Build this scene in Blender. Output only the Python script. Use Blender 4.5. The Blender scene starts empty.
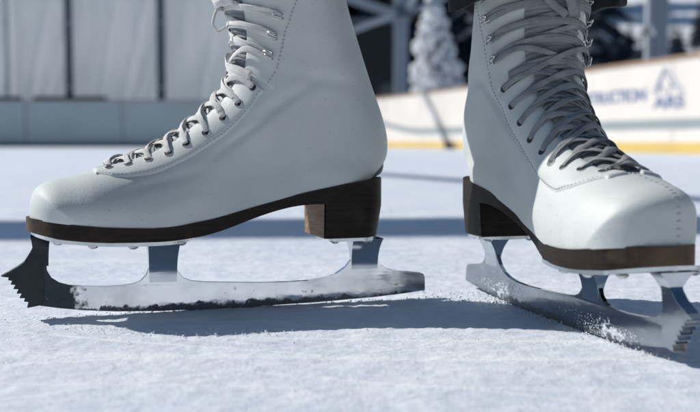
import bpy, bmesh, math, random
from mathutils.geometry import tessellate_polygon
import numpy as np
from mathutils import Vector, Matrix, noise
random.seed(7); RNG = np.random.RandomState(5)
S = bpy.context.scene
COL = S.collection
R = math.radians

# ------------------------------------------------------------------ helpers
def mesh_obj(name, verts, faces, mat, parent=None, smooth=True, mats=None, fmat=None):
    me = bpy.data.meshes.new(name)
    me.from_pydata([tuple(map(float, v)) for v in verts], [], faces)
    me.validate()
    if mats:
        for m in mats: me.materials.append(m)
        if fmat is not None and len(fmat) == len(me.polygons):
            me.polygons.foreach_set('material_index', fmat)
    elif mat: me.materials.append(mat)
    if smooth: me.polygons.foreach_set('use_smooth', [True]*len(me.polygons))
    me.update()
    o = bpy.data.objects.new(name, me); COL.objects.link(o)
    if parent is not None: o.parent = parent
    return o

def bm_obj(name, bm, mat, parent=None, smooth=False, bevel=0, seg=2):
    bmesh.ops.recalc_face_normals(bm, faces=bm.faces[:])
    me = bpy.data.meshes.new(name); bm.to_mesh(me); bm.free()
    me.materials.append(mat)
    if smooth: me.polygons.foreach_set('use_smooth', [True]*len(me.polygons))
    o = bpy.data.objects.new(name, me); COL.objects.link(o)
    if parent is not None: o.parent = parent
    if bevel:
        b = o.modifiers.new('bevel', 'BEVEL'); b.width = bevel; b.segments = seg; b.limit_method = 'ANGLE'; b.angle_limit = R(35)
        if smooth is False:
            pass
    return o

def add_box(bm, cx, cy, cz, sx, sy, sz, rot=None):
    m = Matrix.Translation((cx, cy, cz))
    if rot is not None: m = m @ rot.to_4x4()
    m = m @ Matrix.Diagonal((sx, sy, sz, 1))
    return bmesh.ops.create_cube(bm, size=1, matrix=m)

def add_bar(bm, p, q, w, d=None):
    """square bar from p to q"""
    p = Vector(p); q = Vector(q); v = q-p
    rot = v.to_track_quat('Z', 'Y').to_matrix()
    c = (p+q)/2
    add_box(bm, c.x, c.y, c.z, w, d or w, v.length, rot)

class MB:
    """collect raw geometry"""
    def __init__(s): s.v = []; s.f = []
    def add(s, v, f):
        o = len(s.v); s.v += [Vector(q) for q in v]; s.f += [tuple(i+o for i in q) for q in f]
    def tube(s, pts, rad, n=8, cap=True, rz=None):
        """tube along pts; rad scalar or list"""
        pts = [Vector(p) for p in pts]; N = len(pts)
        if not hasattr(rad, '__len__'): rad = [rad]*N
        vs = []; up = None
        for i, p in enumerate(pts):
            t = (pts[min(i+1, N-1)]-pts[max(i-1, 0)])
            t = t.normalized() if t.length > 1e-9 else Vector((0, 0, 1))
            if up is None:
                up = t.orthogonal().normalized()
            up = (up - t*up.dot(t)).normalized(); si = t.cross(up)
            for k in range(n):
                a = 2*math.pi*k/n
                vs.append(p+up*math.cos(a)*rad[i]+si*math.sin(a)*rad[i])
        fs = [(i*n+k, i*n+(k+1) % n, (i+1)*n+(k+1) % n, (i+1)*n+k) for i in range(N-1) for k in range(n)]
        if cap: fs += [tuple(range(n))[::-1], tuple((N-1)*n+k for k in range(n))]
        s.add(vs, fs)
    def ribbon(s, pts, nrm, w, th, n=10):
        """flat lace with elliptical section; nrm = surface normal at each point"""
        pts = [Vector(p) for p in pts]; N = len(pts); vs = []
        if not hasattr(w, '__len__'): w = [w]*N
        for i, p in enumerate(pts):
            t = (pts[min(i+1, N-1)]-pts[max(i-1, 0)]).normalized()
            nn = Vector(nrm[i]); nn = (nn-t*nn.dot(t)).normalized(); si = t.cross(nn)
            for k in range(n):
                a = 2*math.pi*k/n; c, sn = math.cos(a), math.sin(a)
                c = math.copysign(abs(c)**.7, c); sn = math.copysign(abs(sn)**.8, sn)
                vs.append(p+si*c*w[i]/2+nn*sn*th/2)
        fs = [(i*n+k, i*n+(k+1) % n, (i+1)*n+(k+1) % n, (i+1)*n+k) for i in range(N-1) for k in range(n)]
        fs += [tuple(range(n))[::-1], tuple((N-1)*n+k for k in range(n))]
        s.add(vs, fs)
    def obj(s, name, mat, parent=None, smooth=True):
        return mesh_obj(name, s.v, s.f, mat, parent, smooth)

def crom(pts, n):
    """Catmull-Rom through pts (list of tuples), n samples evenly over parameter (centripetal-ish uniform)"""
    P = np.array(pts, float); m = len(P)
    P = np.vstack([2*P[0]-P[1], P, 2*P[-1]-P[-2]])
    u = np.linspace(0, m-1, n); i = np.minimum(u.astype(int), m-2); t = (u-i)[:, None]
    a, b, c, d = P[i], P[i+1], P[i+2], P[i+3]
    return .5*((2*b)+(-a+c)*t+(2*a-5*b+4*c-d)*t**2+(-a+3*b-3*c+d)*t**3)

def empty(name, label, cat, loc=(0, 0, 0), rz=0, group=None):
    o = bpy.data.objects.new(name, None); COL.objects.link(o)
    o.location = loc; o.rotation_euler = (0, 0, rz); o.empty_display_size = .05
    o['label'] = label; o['category'] = cat
    if group: o['group'] = group
    return o
def tag(o, label, cat, group=None):
    o['label'] = label; o['category'] = cat
    if group: o['group'] = group
    return o
def struct(o):
    o['kind'] = 'structure'; return o

# ------------------------------------------------------------------ materials
def new_mat(name):
    m = bpy.data.materials.new(name); m.use_nodes = True
    nt = m.node_tree; b = nt.nodes['Principled BSDF']
    return m, nt, b
def N(nt, typ, **kw):
    n = nt.nodes.new(typ)
    for k, v in kw.items():
        if k in n.inputs.keys() if hasattr(n.inputs, 'keys') else False: n.inputs[k].default_value = v
        else: setattr(n, k, v)
    return n
def coords(nt, scale=(1, 1, 1), kind='Object'):
    tc = nt.nodes.new('ShaderNodeTexCoord'); mp = nt.nodes.new('ShaderNodeMapping')
    mp.inputs['Scale'].default_value = scale
    nt.links.new(tc.outputs[kind], mp.inputs[0]); return mp.outputs[0]
def noise_tex(nt, vec, scale, detail=4, rough=.55, dist=0):
    n = nt.nodes.new('ShaderNodeTexNoise'); n.inputs['Scale'].default_value = scale
    n.inputs['Detail'].default_value = detail; n.inputs['Roughness'].default_value = rough
    n.inputs['Distortion'].default_value = dist
    nt.links.new(vec, n.inputs['Vector']); return n.outputs['Fac']
def ramp(nt, fac, stops):
    r = nt.nodes.new('ShaderNodeValToRGB'); e = r.color_ramp.elements
    while len(e) < len(stops): e.new(.5)
    for el, (p, c) in zip(e, stops):
        el.position = p; el.color = (c, c, c, 1) if not hasattr(c, '__len__') else (*c, 1)
    nt.links.new(fac, r.inputs[0]); return r.outputs[0]
def mix(nt, fac, a, b):
    m = nt.nodes.new('ShaderNodeMix'); m.data_type = 'RGBA'
    if hasattr(fac, 'links'): nt.links.new(fac, m.inputs[0])
    else: m.inputs[0].default_value = fac
    for s, v in ((m.inputs[6], a), (m.inputs[7], b)):
        if hasattr(v, 'links'): nt.links.new(v, s)
        else: s.default_value = (*v, 1)
    return m.outputs[2]
def math_n(nt, op, a, b=0):
    m = nt.nodes.new('ShaderNodeMath'); m.operation = op
    for s, v in zip(m.inputs, (a, b)):
        if hasattr(v, 'links'): nt.links.new(v, s)
        else: s.default_value = v
    return m.outputs[0]
def bump(nt, b, h, strength, dist, prev=None):
    n = nt.nodes.new('ShaderNodeBump'); n.inputs['Strength'].default_value = strength
    n.inputs['Distance'].default_value = dist
    nt.links.new(h, n.inputs['Height'])
    if prev is not None: nt.links.new(prev, n.inputs['Normal'])
    nt.links.new(n.outputs[0], b.inputs['Normal']); return n.outputs[0]

def leather(name, base, dark, rough=.42, scuff=.5):
    m, nt, b = new_mat(name); v = coords(nt)
    n1 = noise_tex(nt, v, 14, 5, .6); c = mix(nt, ramp(nt, n1, [(.35, 0), (.7, 1)]), base, dark)
    n2 = noise_tex(nt, v, 160, 6, .7, .5)
    c = mix(nt, ramp(nt, n2, [(.66, 0), (.76, scuff)]), c, tuple(x*.55 for x in base))
    v2 = coords(nt, (260, 40, 900)); n3 = noise_tex(nt, v2, 1, 3, .5)
    c = mix(nt, ramp(nt, n3, [(.67, 0), (.72, scuff*.8)]), c, tuple(x*.5 for x in base))
    nt.links.new(c, b.inputs['Base Color']); b.inputs['Specular IOR Level'].default_value = .35
    nt.links.new(ramp(nt, n1, [(.3, rough-.06), (.7, rough+.1)]), b.inputs['Roughness'])
    vo = nt.nodes.new('ShaderNodeTexVoronoi'); vo.inputs['Scale'].default_value = 900
    nt.links.new(v, vo.inputs['Vector'])
    p = bump(nt, b, vo.outputs['Distance'], .25, .0003)
    p = bump(nt, b, noise_tex(nt, v, 45, 3, .5), .22, .0014, p)
    bump(nt, b, noise_tex(nt, v, 9, 2, .5), .4, .004, p)
    return m

M = {}
M['leather'] = leather('white_leather', (.675, .71, .69), (.59, .63, .625), .50, .6)
M['leather_in'] = leather('tongue_leather_shaded', (.30, .32, .33), (.20, .22, .24), .6, .7)  # pale tongue darkened: shade between the laces put into its colour
def lace_mat(a=(.68, .65, .61), c=(.46, .455, .445)):
    m, nt, b = new_mat('cotton_lace'); v = coords(nt)
    n1 = noise_tex(nt, v, 60, 4, .6)
    nt.links.new(mix(nt, ramp(nt, n1, [(.35, 0), (.7, 1)]), a, c), b.inputs['Base Color'])
    b.inputs['Roughness'].default_value = .85
    w = nt.nodes.new('ShaderNodeTexVoronoi'); w.inputs['Scale'].default_value = 1500; nt.links.new(v, w.inputs[0])
    bump(nt, b, w.outputs['Distance'], .6, .0005); return m
M['lace'] = lace_mat((.80, .79, .76), (.62, .615, .60)); M['lace_shaded'] = lace_mat((.34, .35, .36), (.20, .215, .23))  # second set is the same lace with shade put into its colour
def sole_mat(name, a, c2, scale):
    m, nt, b = new_mat(name); v = coords(nt, scale)
    n1 = noise_tex(nt, v, 1, 6, .65, .4); v2 = coords(nt)
    n2 = noise_tex(nt, v2, 55, 5, .65)
    c = mix(nt, ramp(nt, n1, [(.3, 0), (.72, 1)]), a, c2)
    c = mix(nt, ramp(nt, n2, [(.55, 0), (.75, .5)]), c, tuple(x*2.0 for x in c2))
    # worn, paler front edge where the varnish has rubbed off
    sx = nt.nodes.new('ShaderNodeSeparateXYZ'); nt.links.new(coords(nt), sx.inputs[0])
    n3 = noise_tex(nt, v2, 30, 5, .7)
    t = math_n(nt, 'ADD', sx.outputs[0], math_n(nt, 'MULTIPLY', n3, .05))
    wr = ramp(nt, math_n(nt, 'MULTIPLY', math_n(nt, 'SUBTRACT', t, .30), 20), [(.3, 0), (.9, .75)])
    c = mix(nt, wr, c, (.26, .17, .10))
    nt.links.new(c, b.inputs['Base Color']); b.inputs['Roughness'].default_value = .6; b.inputs['Specular IOR Level'].default_value = .25
    bump(nt, b, n1, .5, .0006); return m
M['sole'] = sole_mat('dark_stacked_leather', (.011, .008, .007), (.034, .022, .017), (14, 14, 480))
M['heelfront_sunlit'] = sole_mat('sunlit_brown_leather', (.15, .095, .055), (.33, .21, .13), (90, 40, 500))  # paler brown carries the sunlight on one heel breast
def steel(name, rough, col, dirt=True, black=True):
    m, nt, b = new_mat(name); v = coords(nt)
    b.inputs['Metallic'].default_value = 1
    n1 = noise_tex(nt, v, 35, 5, .6); n2 = noise_tex(nt, v, 190, 6, .75)
    c = mix(nt, ramp(nt, n1, [(.4, 0), (.75, 1)]), col, tuple(x*.75 for x in col))
    r = ramp(nt, n1, [(.3, rough), (.75, rough+.09)])
    if dirt:
        sx = nt.nodes.new('ShaderNodeSeparateXYZ'); nt.links.new(v, sx.inputs[0])
        # pitted grey strip along the ground edge, ragged upwards
        zz = math_n(nt, 'SUBTRACT', sx.outputs[2], math_n(nt, 'MULTIPLY', noise_tex(nt, v, 130, 5, .7), .014))
        g = ramp(nt, math_n(nt, 'MULTIPLY', math_n(nt, 'ADD', zz, .004), 100), [(.1, 1), (.25, 0)])
        g2 = ramp(nt, n2, [(.63, 0), (.66, 1)])
        low = ramp(nt, math_n(nt, 'MULTIPLY', sx.outputs[2], 40), [(.35, .9), (.75, .15)])
        g2 = math_n(nt, 'MULTIPLY', g2, low)
        c = mix(nt, g, c, (.16, .18, .20)); c = mix(nt, g2, c, (.12, .14, .16))
        # dark reflection painted over the toe end of the blade
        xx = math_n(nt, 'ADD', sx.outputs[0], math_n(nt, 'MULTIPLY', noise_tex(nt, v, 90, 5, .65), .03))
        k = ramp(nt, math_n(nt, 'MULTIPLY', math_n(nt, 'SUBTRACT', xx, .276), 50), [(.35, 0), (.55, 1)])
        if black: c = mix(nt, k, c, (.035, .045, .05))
        r = math_n(nt, 'MAXIMUM', r, math_n(nt, 'MULTIPLY', math_n(nt, 'MAXIMUM', g, g2), .5))
        if not black:                                # dried snow smeared on the flank in two places
            fr = None
            for cx, wd in ((.235, .045), (.075, .04)):
                q = math_n(nt, 'SUBTRACT', 1.0, math_n(nt, 'MULTIPLY', math_n(nt, 'ABSOLUTE', math_n(nt, 'SUBTRACT', sx.outputs[0], cx)), 1/wd))
                fr = q if fr is None else math_n(nt, 'MAXIMUM', fr, q)
            hgt = ramp(nt, math_n(nt, 'MULTIPLY', sx.outputs[2], 40), [(.10, .6), (.25, 1), (.7, 0)])
            nn_ = math_n(nt, 'ADD', math_n(nt, 'MULTIPLY', noise_tex(nt, coords(nt, (1, 1, 1.6)), 170, 8, .75), 1.0), math_n(nt, 'MULTIPLY', math_n(nt, 'MULTIPLY', fr, hgt), .20))
            fm = ramp(nt, nn_, [(.63, 0), (.70, .85)])
            c = mix(nt, fm, c, (.62, .67, .72)); r = math_n(nt, 'MAXIMUM', r, math_n(nt, 'MULTIPLY', fm, .8))
            nt.links.new(math_n(nt, 'SUBTRACT', 1.0, fm), b.inputs['Metallic'])
    nt.links.new(c, b.inputs['Base Color']); nt.links.new(r, b.inputs['Roughness'])
    bump(nt, b, noise_tex(nt, coords(nt, (1, 1, 2.2)), 28, 3, .5), .16, .0012)
    return m
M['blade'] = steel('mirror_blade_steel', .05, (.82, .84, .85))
M['blade_dark_refl'] = steel('dark_reflection_blade_steel', .10, (.36, .40, .44), True, False)  # base darkened: this blade's dark reflection is put into its colour
M['flange'] = steel('flange_steel', .08, (.55, .60, .64), False)
M['plate'] = steel('plate_steel', .22, (.70, .74, .74), False)
M['pick_dark_refl'] = steel('dark_reflection_pick_steel', .22, (.04, .045, .05), False)  # dark reflection painted as black on one pick and its front flange
def simple(name, col, rough=.6, metal=0, nscale=0, namp=.2, bscale=0, bdist=.001, bstr=.4):
    m, nt, b = new_mat(name); b.inputs['Roughness'].default_value = rough; b.inputs['Metallic'].default_value = metal
    if nscale:
        n1 = noise_tex(nt, coords(nt), nscale, 5, .6)
        nt.links.new(mix(nt, ramp(nt, n1, [(.3, 0), (.75, 1)]), col, tuple(x*(1-namp) for x in col)), b.inputs['Base Color'])
    else: b.inputs['Base Color'].default_value = (*col, 1)
    if bscale: bump(nt, b, noise_tex(nt, coords(nt), bscale, 4, .6), bstr, bdist)
    return m
M['hole'] = simple('opening_shade', (.03, .03, .035), .5)  # dark sheets painted as the shade inside eyelets and slit
M['ring'] = simple('enamel_eyelet', (.55, .56, .55), .35, .2, 200)
M['hook'] = simple('nickel_hook', (.72, .73, .72), .22, 1, 120)
M['thread'] = simple('thread', (.42, .43, .43), .8)
M['snow'] = simple('fresh_snow', (.86, .88, .91), .75, 0, 60, .08, 300, .0008)
M['cloth'] = simple('black_wool', (.012, .013, .02), .9, 0, 40, .3, 500, .0006)

# ------------------------------------------------------------------ boot surface
RB = [(302.5,72.5),(299,72.4),(292,71.5),(281,70.2),(268,68.3),(254,66.8),(240,65.8),(222,65.0),(204,65.8),(180,69.5),(150,77),(112,87),(77,94),(46.5,98),
      (36,112),(34.5,128),(39.5,148),(48.5,172),(57.5,198),(66.5,226),(75,256)]
RF = [(304,73.0),(303.6,84),(299.5,93.2),(290.5,98.6),(274,102.3),(256,106.6),(239,111),(220.5,117.6),(202,128),(184.5,142),(170,155),(160.5,166),(156,177),(154.2,186),
      (153.5,194),(153.8,202),(154.6,210),(156,219),(158,229),(161,241),(164,256)]
NU, NV = 260, 120
Bc = crom(RB, NU)/1000; Fc = crom(RF, NU)/1000
Fd = crom(RF, 900)/1000; back = crom(RB[13:], 400)/1000
def seg_dist(P, L):
    out = np.empty(len(P))
    for i in range(0, len(P), 4000):
        q = P[i:i+4000, None, :]; a = L[None, :-1, :]; d = (L[1:]-L[:-1])[None]
        t = np.clip(((q-a)*d).sum(2)/((d*d).sum(2)+1e-12), 0, 1)
        out[i:i+4000] = np.sqrt((((a+d*t[..., None])-q)**2).sum(2)).min(1)
    return out
def sm(x, a, b):
    t = np.clip((x-a)/(b-a), 0, 1); return t*t*(3-2*t)
def width(P):
    P = np.asarray(P, float).reshape(-1, 2); x = P[:, 0]*1000; z = P[:, 1]*1000
    Sx = np.interp(x, [20, 46, 80, 110, 150, 180, 205, 235, 262, 285, 303], [29, 29.5, 30, 28.5, 28.5, 31.5, 36, 41, 43, 43, 42])
    Az = np.interp(z, [90, 130, 160, 190, 225, 256], [31.5, 32.5, 33, 35, 38, 41])
    g = sm(z, 96, 150); W = Sx*(1-g)+Az*g
    df = seg_dist(P, Fd)*1000; db = seg_dist(P, back)*1000
    Rf = np.interp(z, [70, 100, 120, 150, 190, 256], [46, 44, 42, 36, 34, 40])
    k = sm(x, 195, 270); Rf = Rf*(1-k)+np.interp(x, [235, 270, 303], [40, 37, 40])*k
    n = 2.0+.3*sm(x, 180, 260)
    q = lambda u, n: (1-(1-np.clip(u, 0, 1))**n)**(1/n)
    Rb = np.interp(z, [95, 140, 200, 256], [36, 33, 36, 44])
    return W*q(df/Rf, n)*q(db/Rb, 2.1)/1000
vv = np.linspace(0, 1, NV+1)
tt = (1-np.cos(np.pi*vv))/2; tt = .75*tt+.25*vv**1.6           # 0 at F, 1 at B
G2 = Fc[:, None, :]*(1-tt)[None, :, None]+Bc[:, None, :]*tt[None, :, None]       # NU x NV+1 x 2
Wd = width(G2.reshape(-1, 2)).reshape(NU, NV+1)
# leather sits tighter just above the welt and bulges a little above it
for i in range(NU):
    if i < NU*13/20:
        dz = np.linalg.norm(G2[i]-Bc[i], axis=1)
        Wd[i] *= 1+.035*np.exp(-((dz-.014)/.010)**2)-.03*np.exp(-dz/.004)
# soft creases at the ankle bend and a slightly sagging leather
for i in range(NU):
    for j in range(0, NV+1):
        x, z = G2[i, j]
        cr = 0
        for (cx, cz, a, L, wd, dp) in ((.150,.135,2.5,.030,.0035,.0017),(.128,.155,2.6,.028,.004,.0018),(.215,.098,2.9,.03,.004,.0012),(.095,.172,.15,.03,.006,.0012)):
            u = (x-cx)*math.cos(a)+(z-cz)*math.sin(a); w = -(x-cx)*math.sin(a)+(z-cz)*math.cos(a)
            cr -= dp*math.exp(-(u/L)**2-(w/wd)**2)
        if Wd[i, j] > .015: Wd[i, j] += cr+.0007*noise.noise((x*45, z*45, 3.1))
SH = np.stack([G2[..., 0], Wd, G2[..., 1]], -1)                # side +1 (medial) surface, y>0
# normals
du = np.gradient(SH, axis=0); dv = np.gradient(SH, axis=1)
NR = np.cross(dv, du); ln = np.linalg.norm(NR, axis=2, keepdims=True); NR = NR/np.maximum(ln, 1e-12)
if (NR[NU//2, NV//2, 1]) < 0: NR = -NR
mid = (G2[:, :1]+G2[:, -1:])/2
NR[:, 0, :] = np.stack([Fc[:, 0]-mid[:, 0, 0], np.zeros(NU), Fc[:, 1]-mid[:, 0, 1]], -1)
tF = np.gradient(Fc, axis=0); nF = np.stack([tF[:, 1], -tF[:, 0]], -1); nF /= np.linalg.norm(nF, axis=1, keepdims=True)
sg = np.sign((nF*(Fc-mid[:, 0])).sum(1)); nF *= sg[:, None]
NR[:, 0] = np.stack([nF[:, 0], np.zeros(NU), nF[:, 1]], -1)
ARC = np.concatenate([np.zeros((NU, 1)), np.cumsum(np.linalg.norm(np.diff(SH, axis=1), axis=2), axis=1)], 1)

def surf(iu, s, lift=0.0):
    """iu float row; s signed arc length from the front centre line (m), + medial; returns point, normal"""
    iu = min(max(iu, 0), NU-1.001); i = int(iu); f = iu-i
    side = 1 if s >= 0 else -1; a = abs(s)
    P = []; Q = []
    for k in (i, i+1):
        j = np.interp(a, ARC[k], np.arange(NV+1)); j0 = min(int(j), NV-1); g = j-j0
        P.append(SH[k, j0]*(1-g)+SH[k, j0+1]*g); Q.append(NR[k, j0]*(1-g)+NR[k, j0+1]*g)
    p = P[0]*(1-f)+P[1]*f; n = Q[0]*(1-f)+Q[1]*f
    n = n/max(np.linalg.norm(n), 1e-9)
    if side < 0: p = p*[1, -1, 1]; n = n*[1, -1, 1]
    return Vector(p+n*lift), Vector(n)
def locate(x, z):
    """profile point in mm -> (iu, s) on the medial side"""
    d = (G2[..., 0]*1000-x)**2+(G2[..., 1]*1000-z)**2
    i, j = np.unravel_index(np.argmin(d), d.shape); return float(i), float(ARC[i, j])
def rowF(x, z):
    return float(np.argmin((Fc[:, 0]*1000-x)**2+(Fc[:, 1]*1000-z)**2))

EYE = [(249.5,106.4),(235.5,109.0),(221.5,112.6),(207.5,117.0),(194,123.8),(180.5,132.8),(168,142.8),(156.5,153.5),(146.5,166)]
HOOK = [(134.5,189),(131.5,203.5),(128.5,218),(125.5,232)]
STI = [(257,103.6),(248,101.6),(236,101.2),(222,103.0),(205,109),(185,119.5),(168,131),(154,145),(143,158.5),(133,170.5),(128,178)]
STI2 = [(128,178),(126,190),(123,205),(118,221),(112,240),(108,255)]
slit_row = (locate(148,173)[0])

def make_skate(name, label, m, loc, yaw, seed, loose):
    """m=+1: medial side on local +y; m=-1 mirrored"""
    rnd = random.Random(seed)
    root = empty(name, label, 'ice skate', loc, yaw, 'pair of white figure skates')
    def flip(v):
        y = v[1]
        if y < 0:                                   # outer side of the toe is drawn in more than the inner
            t = min(1, max(0, (v[0]-.243)/.052)); y *= 1-.42*t*t*(3-2*t)
        return Vector((v[0], y*m, v[2]))
    def flipMB(mb):
        mb.v = [flip(v) for v in mb.v]
        if m < 0: mb.f = [tuple(reversed(q)) for q in mb.f]
        return mb
    # --- upper shell
    vs = []; fs = []; n = NV+1; cols = 2*NV+1
    for i in range(NU):
        row = [SH[i, j]*[1, -1, 1] for j in range(NV, 0, -1)]+[SH[i, j] for j in range(n)]
        vs += row
    for i in range(NU-1):
        for j in range(cols-1):
            a = i*cols+j; fs.append((a, a+1, a+cols+1, a+cols))
    mb = MB(); mb.add([Vector(v) for v in vs], fs); flipMB(mb)
    up = mb.obj('upper', M['leather'], root)
    # padded collar roll at the mouth
    mb = MB(); top = [SH[NU-1, j]*[1, -1, 1] for j in range(NV, 0, -4)]+[SH[NU-1, j] for j in range(0, n, 4)]
    mb.tube([Vector(p) for p in top], .003, 10); flipMB(mb).obj('collar', M['leather'], root)
    # --- eyestays (raised facing panels), each side; lower one and ankle one
    # the second boot is cut with a broader facing
    dS = (lambda iu: 0.0) if m > 0 else (lambda iu: .0095*min(1, max(.05, (iu-rowF(250, 108))/26)))
    sti_rows = [(a, b+dS(a)*1.25) for a, b in (locate(x, z) for x, z in STI)]; sti2_rows = [(a, b+dS(a)*1.2) for a, b in (locate(x, z) for x, z in STI2)]
    def panel(rows, s_in, s_out, th, sides=(1, -1)):
        for sd in sides:
            mb = MB(); K = 14
            vs = []
            for r, iu in enumerate(rows):
                a, b = s_in(iu), s_out(iu)
                for k in range(K+1):
                    s = a+(b-a)*k/K
                    e = min(1, k/1.2, (K-k)/1.2, (r)/1.2+.0, (len(rows)-1-r)/1.2)
                    p, nn = surf(iu, sd*s, th*(e if e >= 0 else 0)-.0003)
                    vs.append(p)
            fs = [(r*(K+1)+k, r*(K+1)+k+1, (r+1)*(K+1)+k+1, (r+1)*(K+1)+k) for r in range(len(rows)-1) for k in range(K)]
            if sd < 0: fs = [tuple(reversed(q)) for q in fs]
            mb.add(vs, fs); flipMB(mb)
            mb.obj('eyestay', M['leather'], root)
    su = sorted(sti_rows); sx = [a for a, b in su]; sy = [b for a, b in su]
    edge_lo = lambda iu: float(np.interp(iu, [sx[0], sx[0]+14, slit_row], [.0035, .0078, .0100] if m > 0 else [.0045, .0120, .0150]))
    outer = lambda iu: max(float(np.interp(iu, sx, sy)), edge_lo(iu)+.004)
    rows = list(np.linspace(rowF(259, 105), slit_row, 110))
    panel(rows, edge_lo, outer, .0022)
    su2 = sorted(sti2_rows); ax = [a for a, b in su2]; ay = [b for a, b in su2]
    edge_hi = lambda iu: float(np.interp(iu, [slit_row, NU-1], [.016, .020] if m > 0 else [.0195, .024]))
    rows2 = list(np.linspace(slit_row+5, NU-1.01, 80))
    panel(rows2, edge_hi, lambda iu: float(np.interp(iu, ax, ay)), .0014)
    for sd in (1, -1):                               # dark sheet painted as shade in the open end of the lower facing
        mb = MB(); Kk = 14; a = edge_lo(slit_row)+.0005; b = edge_lo(slit_row)+.0125+dS(slit_row)*.6
        vs = []
        for k in range(Kk+1):
            t = k/Kk; s_ = a+(b-a)*t; w_ = 3.6*(1-t)**.7
            vs += [surf(slit_row-1.2, sd*s_, .0019)[0], surf(slit_row-1.2+w_+.05, sd*s_, .0019)[0]]
        fs = [(2*k, 2*k+1, 2*k+3, 2*k+2) for k in range(Kk)]
        mb.add(vs, fs); flipMB(mb).obj('slit_shade', M['hole'], root)
    # --- tongue: quilted strip filling the throat
    mb = MB(); K = 16; rws = list(np.linspace(rowF(250, 106), NU-1.01, 170)); vs = []
    for r, iu in enumerate(rws):
        hw = (edge_lo(iu) if iu < slit_row else edge_hi(iu))+.001
        for k in range(K+1):
            s = (-1+2*k/K)*hw
            b = (1-(s/hw)**2)*(.0022 if r > 4 else 0)+.0006
            if iu > slit_row: b += .0006*math.cos(iu*1.1)
            b += .0012*noise.noise((s*90, iu*.16, 1.0+seed))*(1-(s/hw)**2)
            p, nn = surf(iu, s, b); vs.append(p)
    fs = [(r*(K+1)+k, r*(K+1)+k+1, (r+1)*(K+1)+k+1, (r+1)*(K+1)+k) for r in range(len(rws)-1) for k in range(K)]
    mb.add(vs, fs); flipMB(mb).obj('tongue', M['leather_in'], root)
    # --- eyelets
    eyes = [(a+(0 if m > 0 else min(5.5, 1.5+2.0*q)), b+dS(a)) for q, (a, b) in enumerate(locate(x, z) for x, z in EYE)]
    for sd in (1, -1):
        for iu, s in eyes:
            p, nn = surf(iu, sd*s, .0018); ring = MB(); t = nn.orthogonal().normalized(); b = nn.cross(t)
            vs = []; Kk = 18
            for rad, hgt in ((.0032, 0), (.0033, .0004), (.0030, .0006), (.0027, .0003), (.0026, -.0002)):
                for k in range(Kk):
                    a = 2*math.pi*k/Kk; vs.append(p+(t*math.cos(a)+b*math.sin(a))*rad+nn*hgt)
            fs = [(q*Kk+k, q*Kk+(k+1) % Kk, (q+1)*Kk+(k+1) % Kk, (q+1)*Kk+k) for q in range(4) for k in range(Kk)]
            ring.add(vs, fs); eo = flipMB(ring).obj('eyelet', M['ring'], root)
            hol = MB(); hol.add([p+(t*math.cos(2*math.pi*k/Kk)+b*math.sin(2*math.pi*k/Kk))*.0028+nn*.0004 for k in range(Kk)], [tuple(range(Kk))])
            flipMB(hol).obj('hole', M['hole'], eo)  # dark sheets painted as the shade inside the eyelets
    # --- hooks
    hooks = [(a, b+dS(a)*.55) for a, b in (locate(x, z) for x, z in HOOK)]
    for sd in (1, -1):
        for iu, s in hooks:
            p, nn = surf(iu, sd*(s-.002), .0016); pu, _ = surf(iu+3, sd*(s-.002), .0016)
            upv = (pu-p).normalized(); sv = nn.cross(upv).normalized()
            pc, _ = surf(iu, sd*(s-.006), .0016)
            fwd = (pc-p).normalized()
            hb = MB()
            # base tab + folded-over hook loop
            for off in (-.0024, .0024):
                o_ = upv*off
                hb.tube([p-fwd*-.004+o_*.5+nn*.0003, p+o_+nn*.0012, p-fwd*.0035+o_+nn*.0026, p-fwd*.0048+o_*.7+nn*.0042, p-fwd*.0030+o_*.6+nn*.0056, p+fwd*.002+o_*.45+nn*.0056], .0007, 7)
            pts = [p+fwd*.002+upv*(.0011*c)+nn*.0056+fwd*(.0006*(1-c*c)) for c in (-1, -.5, 0, .5, 1)]
            hb.tube(pts, .0008, 7)
            vs = []; Kk = 14
            for k in range(Kk):
                a = 2*math.pi*k/Kk; vs.append(p+fwd*(.004+.0032*math.cos(a))+upv*(.0032*math.sin(a))+nn*.0008)
            for k in range(Kk):
                a = 2*math.pi*k/Kk; vs.append(p+fwd*(.004+.0036*math.cos(a))+upv*(.0036*math.sin(a))-nn*.0004)
            hb.add(vs, [tuple(range(Kk))]+[(k, Kk+k, Kk+(k+1) % Kk, (k+1) % Kk) for k in range(Kk)])
            flipMB(hb).obj('lace_hook', M['hook'], root)
    # --- laces: one continuous cord
    lc = MB()
    def cross(iu0, s0, iu1, s1, h0, h1, peak, w=.0043, th=.0009, sag=0.0, K=26, dip0=False, dip1=False):
        pts = []; nr = []
        ph = rnd.uniform(0, 6)
        for k in range(K+1):
            t = k/K; s = s0+(s1-s0)*(.055+.945*t if dip0 else t)
            te = min(1, max(0, (t-.20)/.60)); te = te*te*(3-2*te)
            iu = iu0+(iu1-iu0)*te+sag*math.sin(math.pi*t)+.25*math.sin(t*9+ph)
            base = h0*(1-t)+h1*t
            hh = base+peak*math.sin(math.pi*t)**1.3+.0003*math.sin(t*13+ph)
            p, nn = surf(iu, s, hh)
            pts.append(p); nr.append(nn)
        if dip0:
            p, nn = surf(iu0+.3, s0-math.copysign(.0018, s0), -.0015); pts[0] = p
        if dip1:
            p, nn = surf(iu1+.3, s1-math.copysign(.0018, s1), -.0015); pts[-1] = p
        ww = [w*(1+.10*math.sin(k*.9+ph)) for k in range(K+1)]
        # twist the ribbon slightly
        out = []
        for k, q in enumerate(nr):
            t_ = (pts[min(k+1, K)]-pts[max(k-1, 0)]).normalized(); a = .35*math.sin(k/K*5+ph)
            out.append(Matrix.Rotation(a, 3, t_) @ q)
        lc.ribbon(pts, out, ww, th)
    NE = len(eyes)
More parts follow.
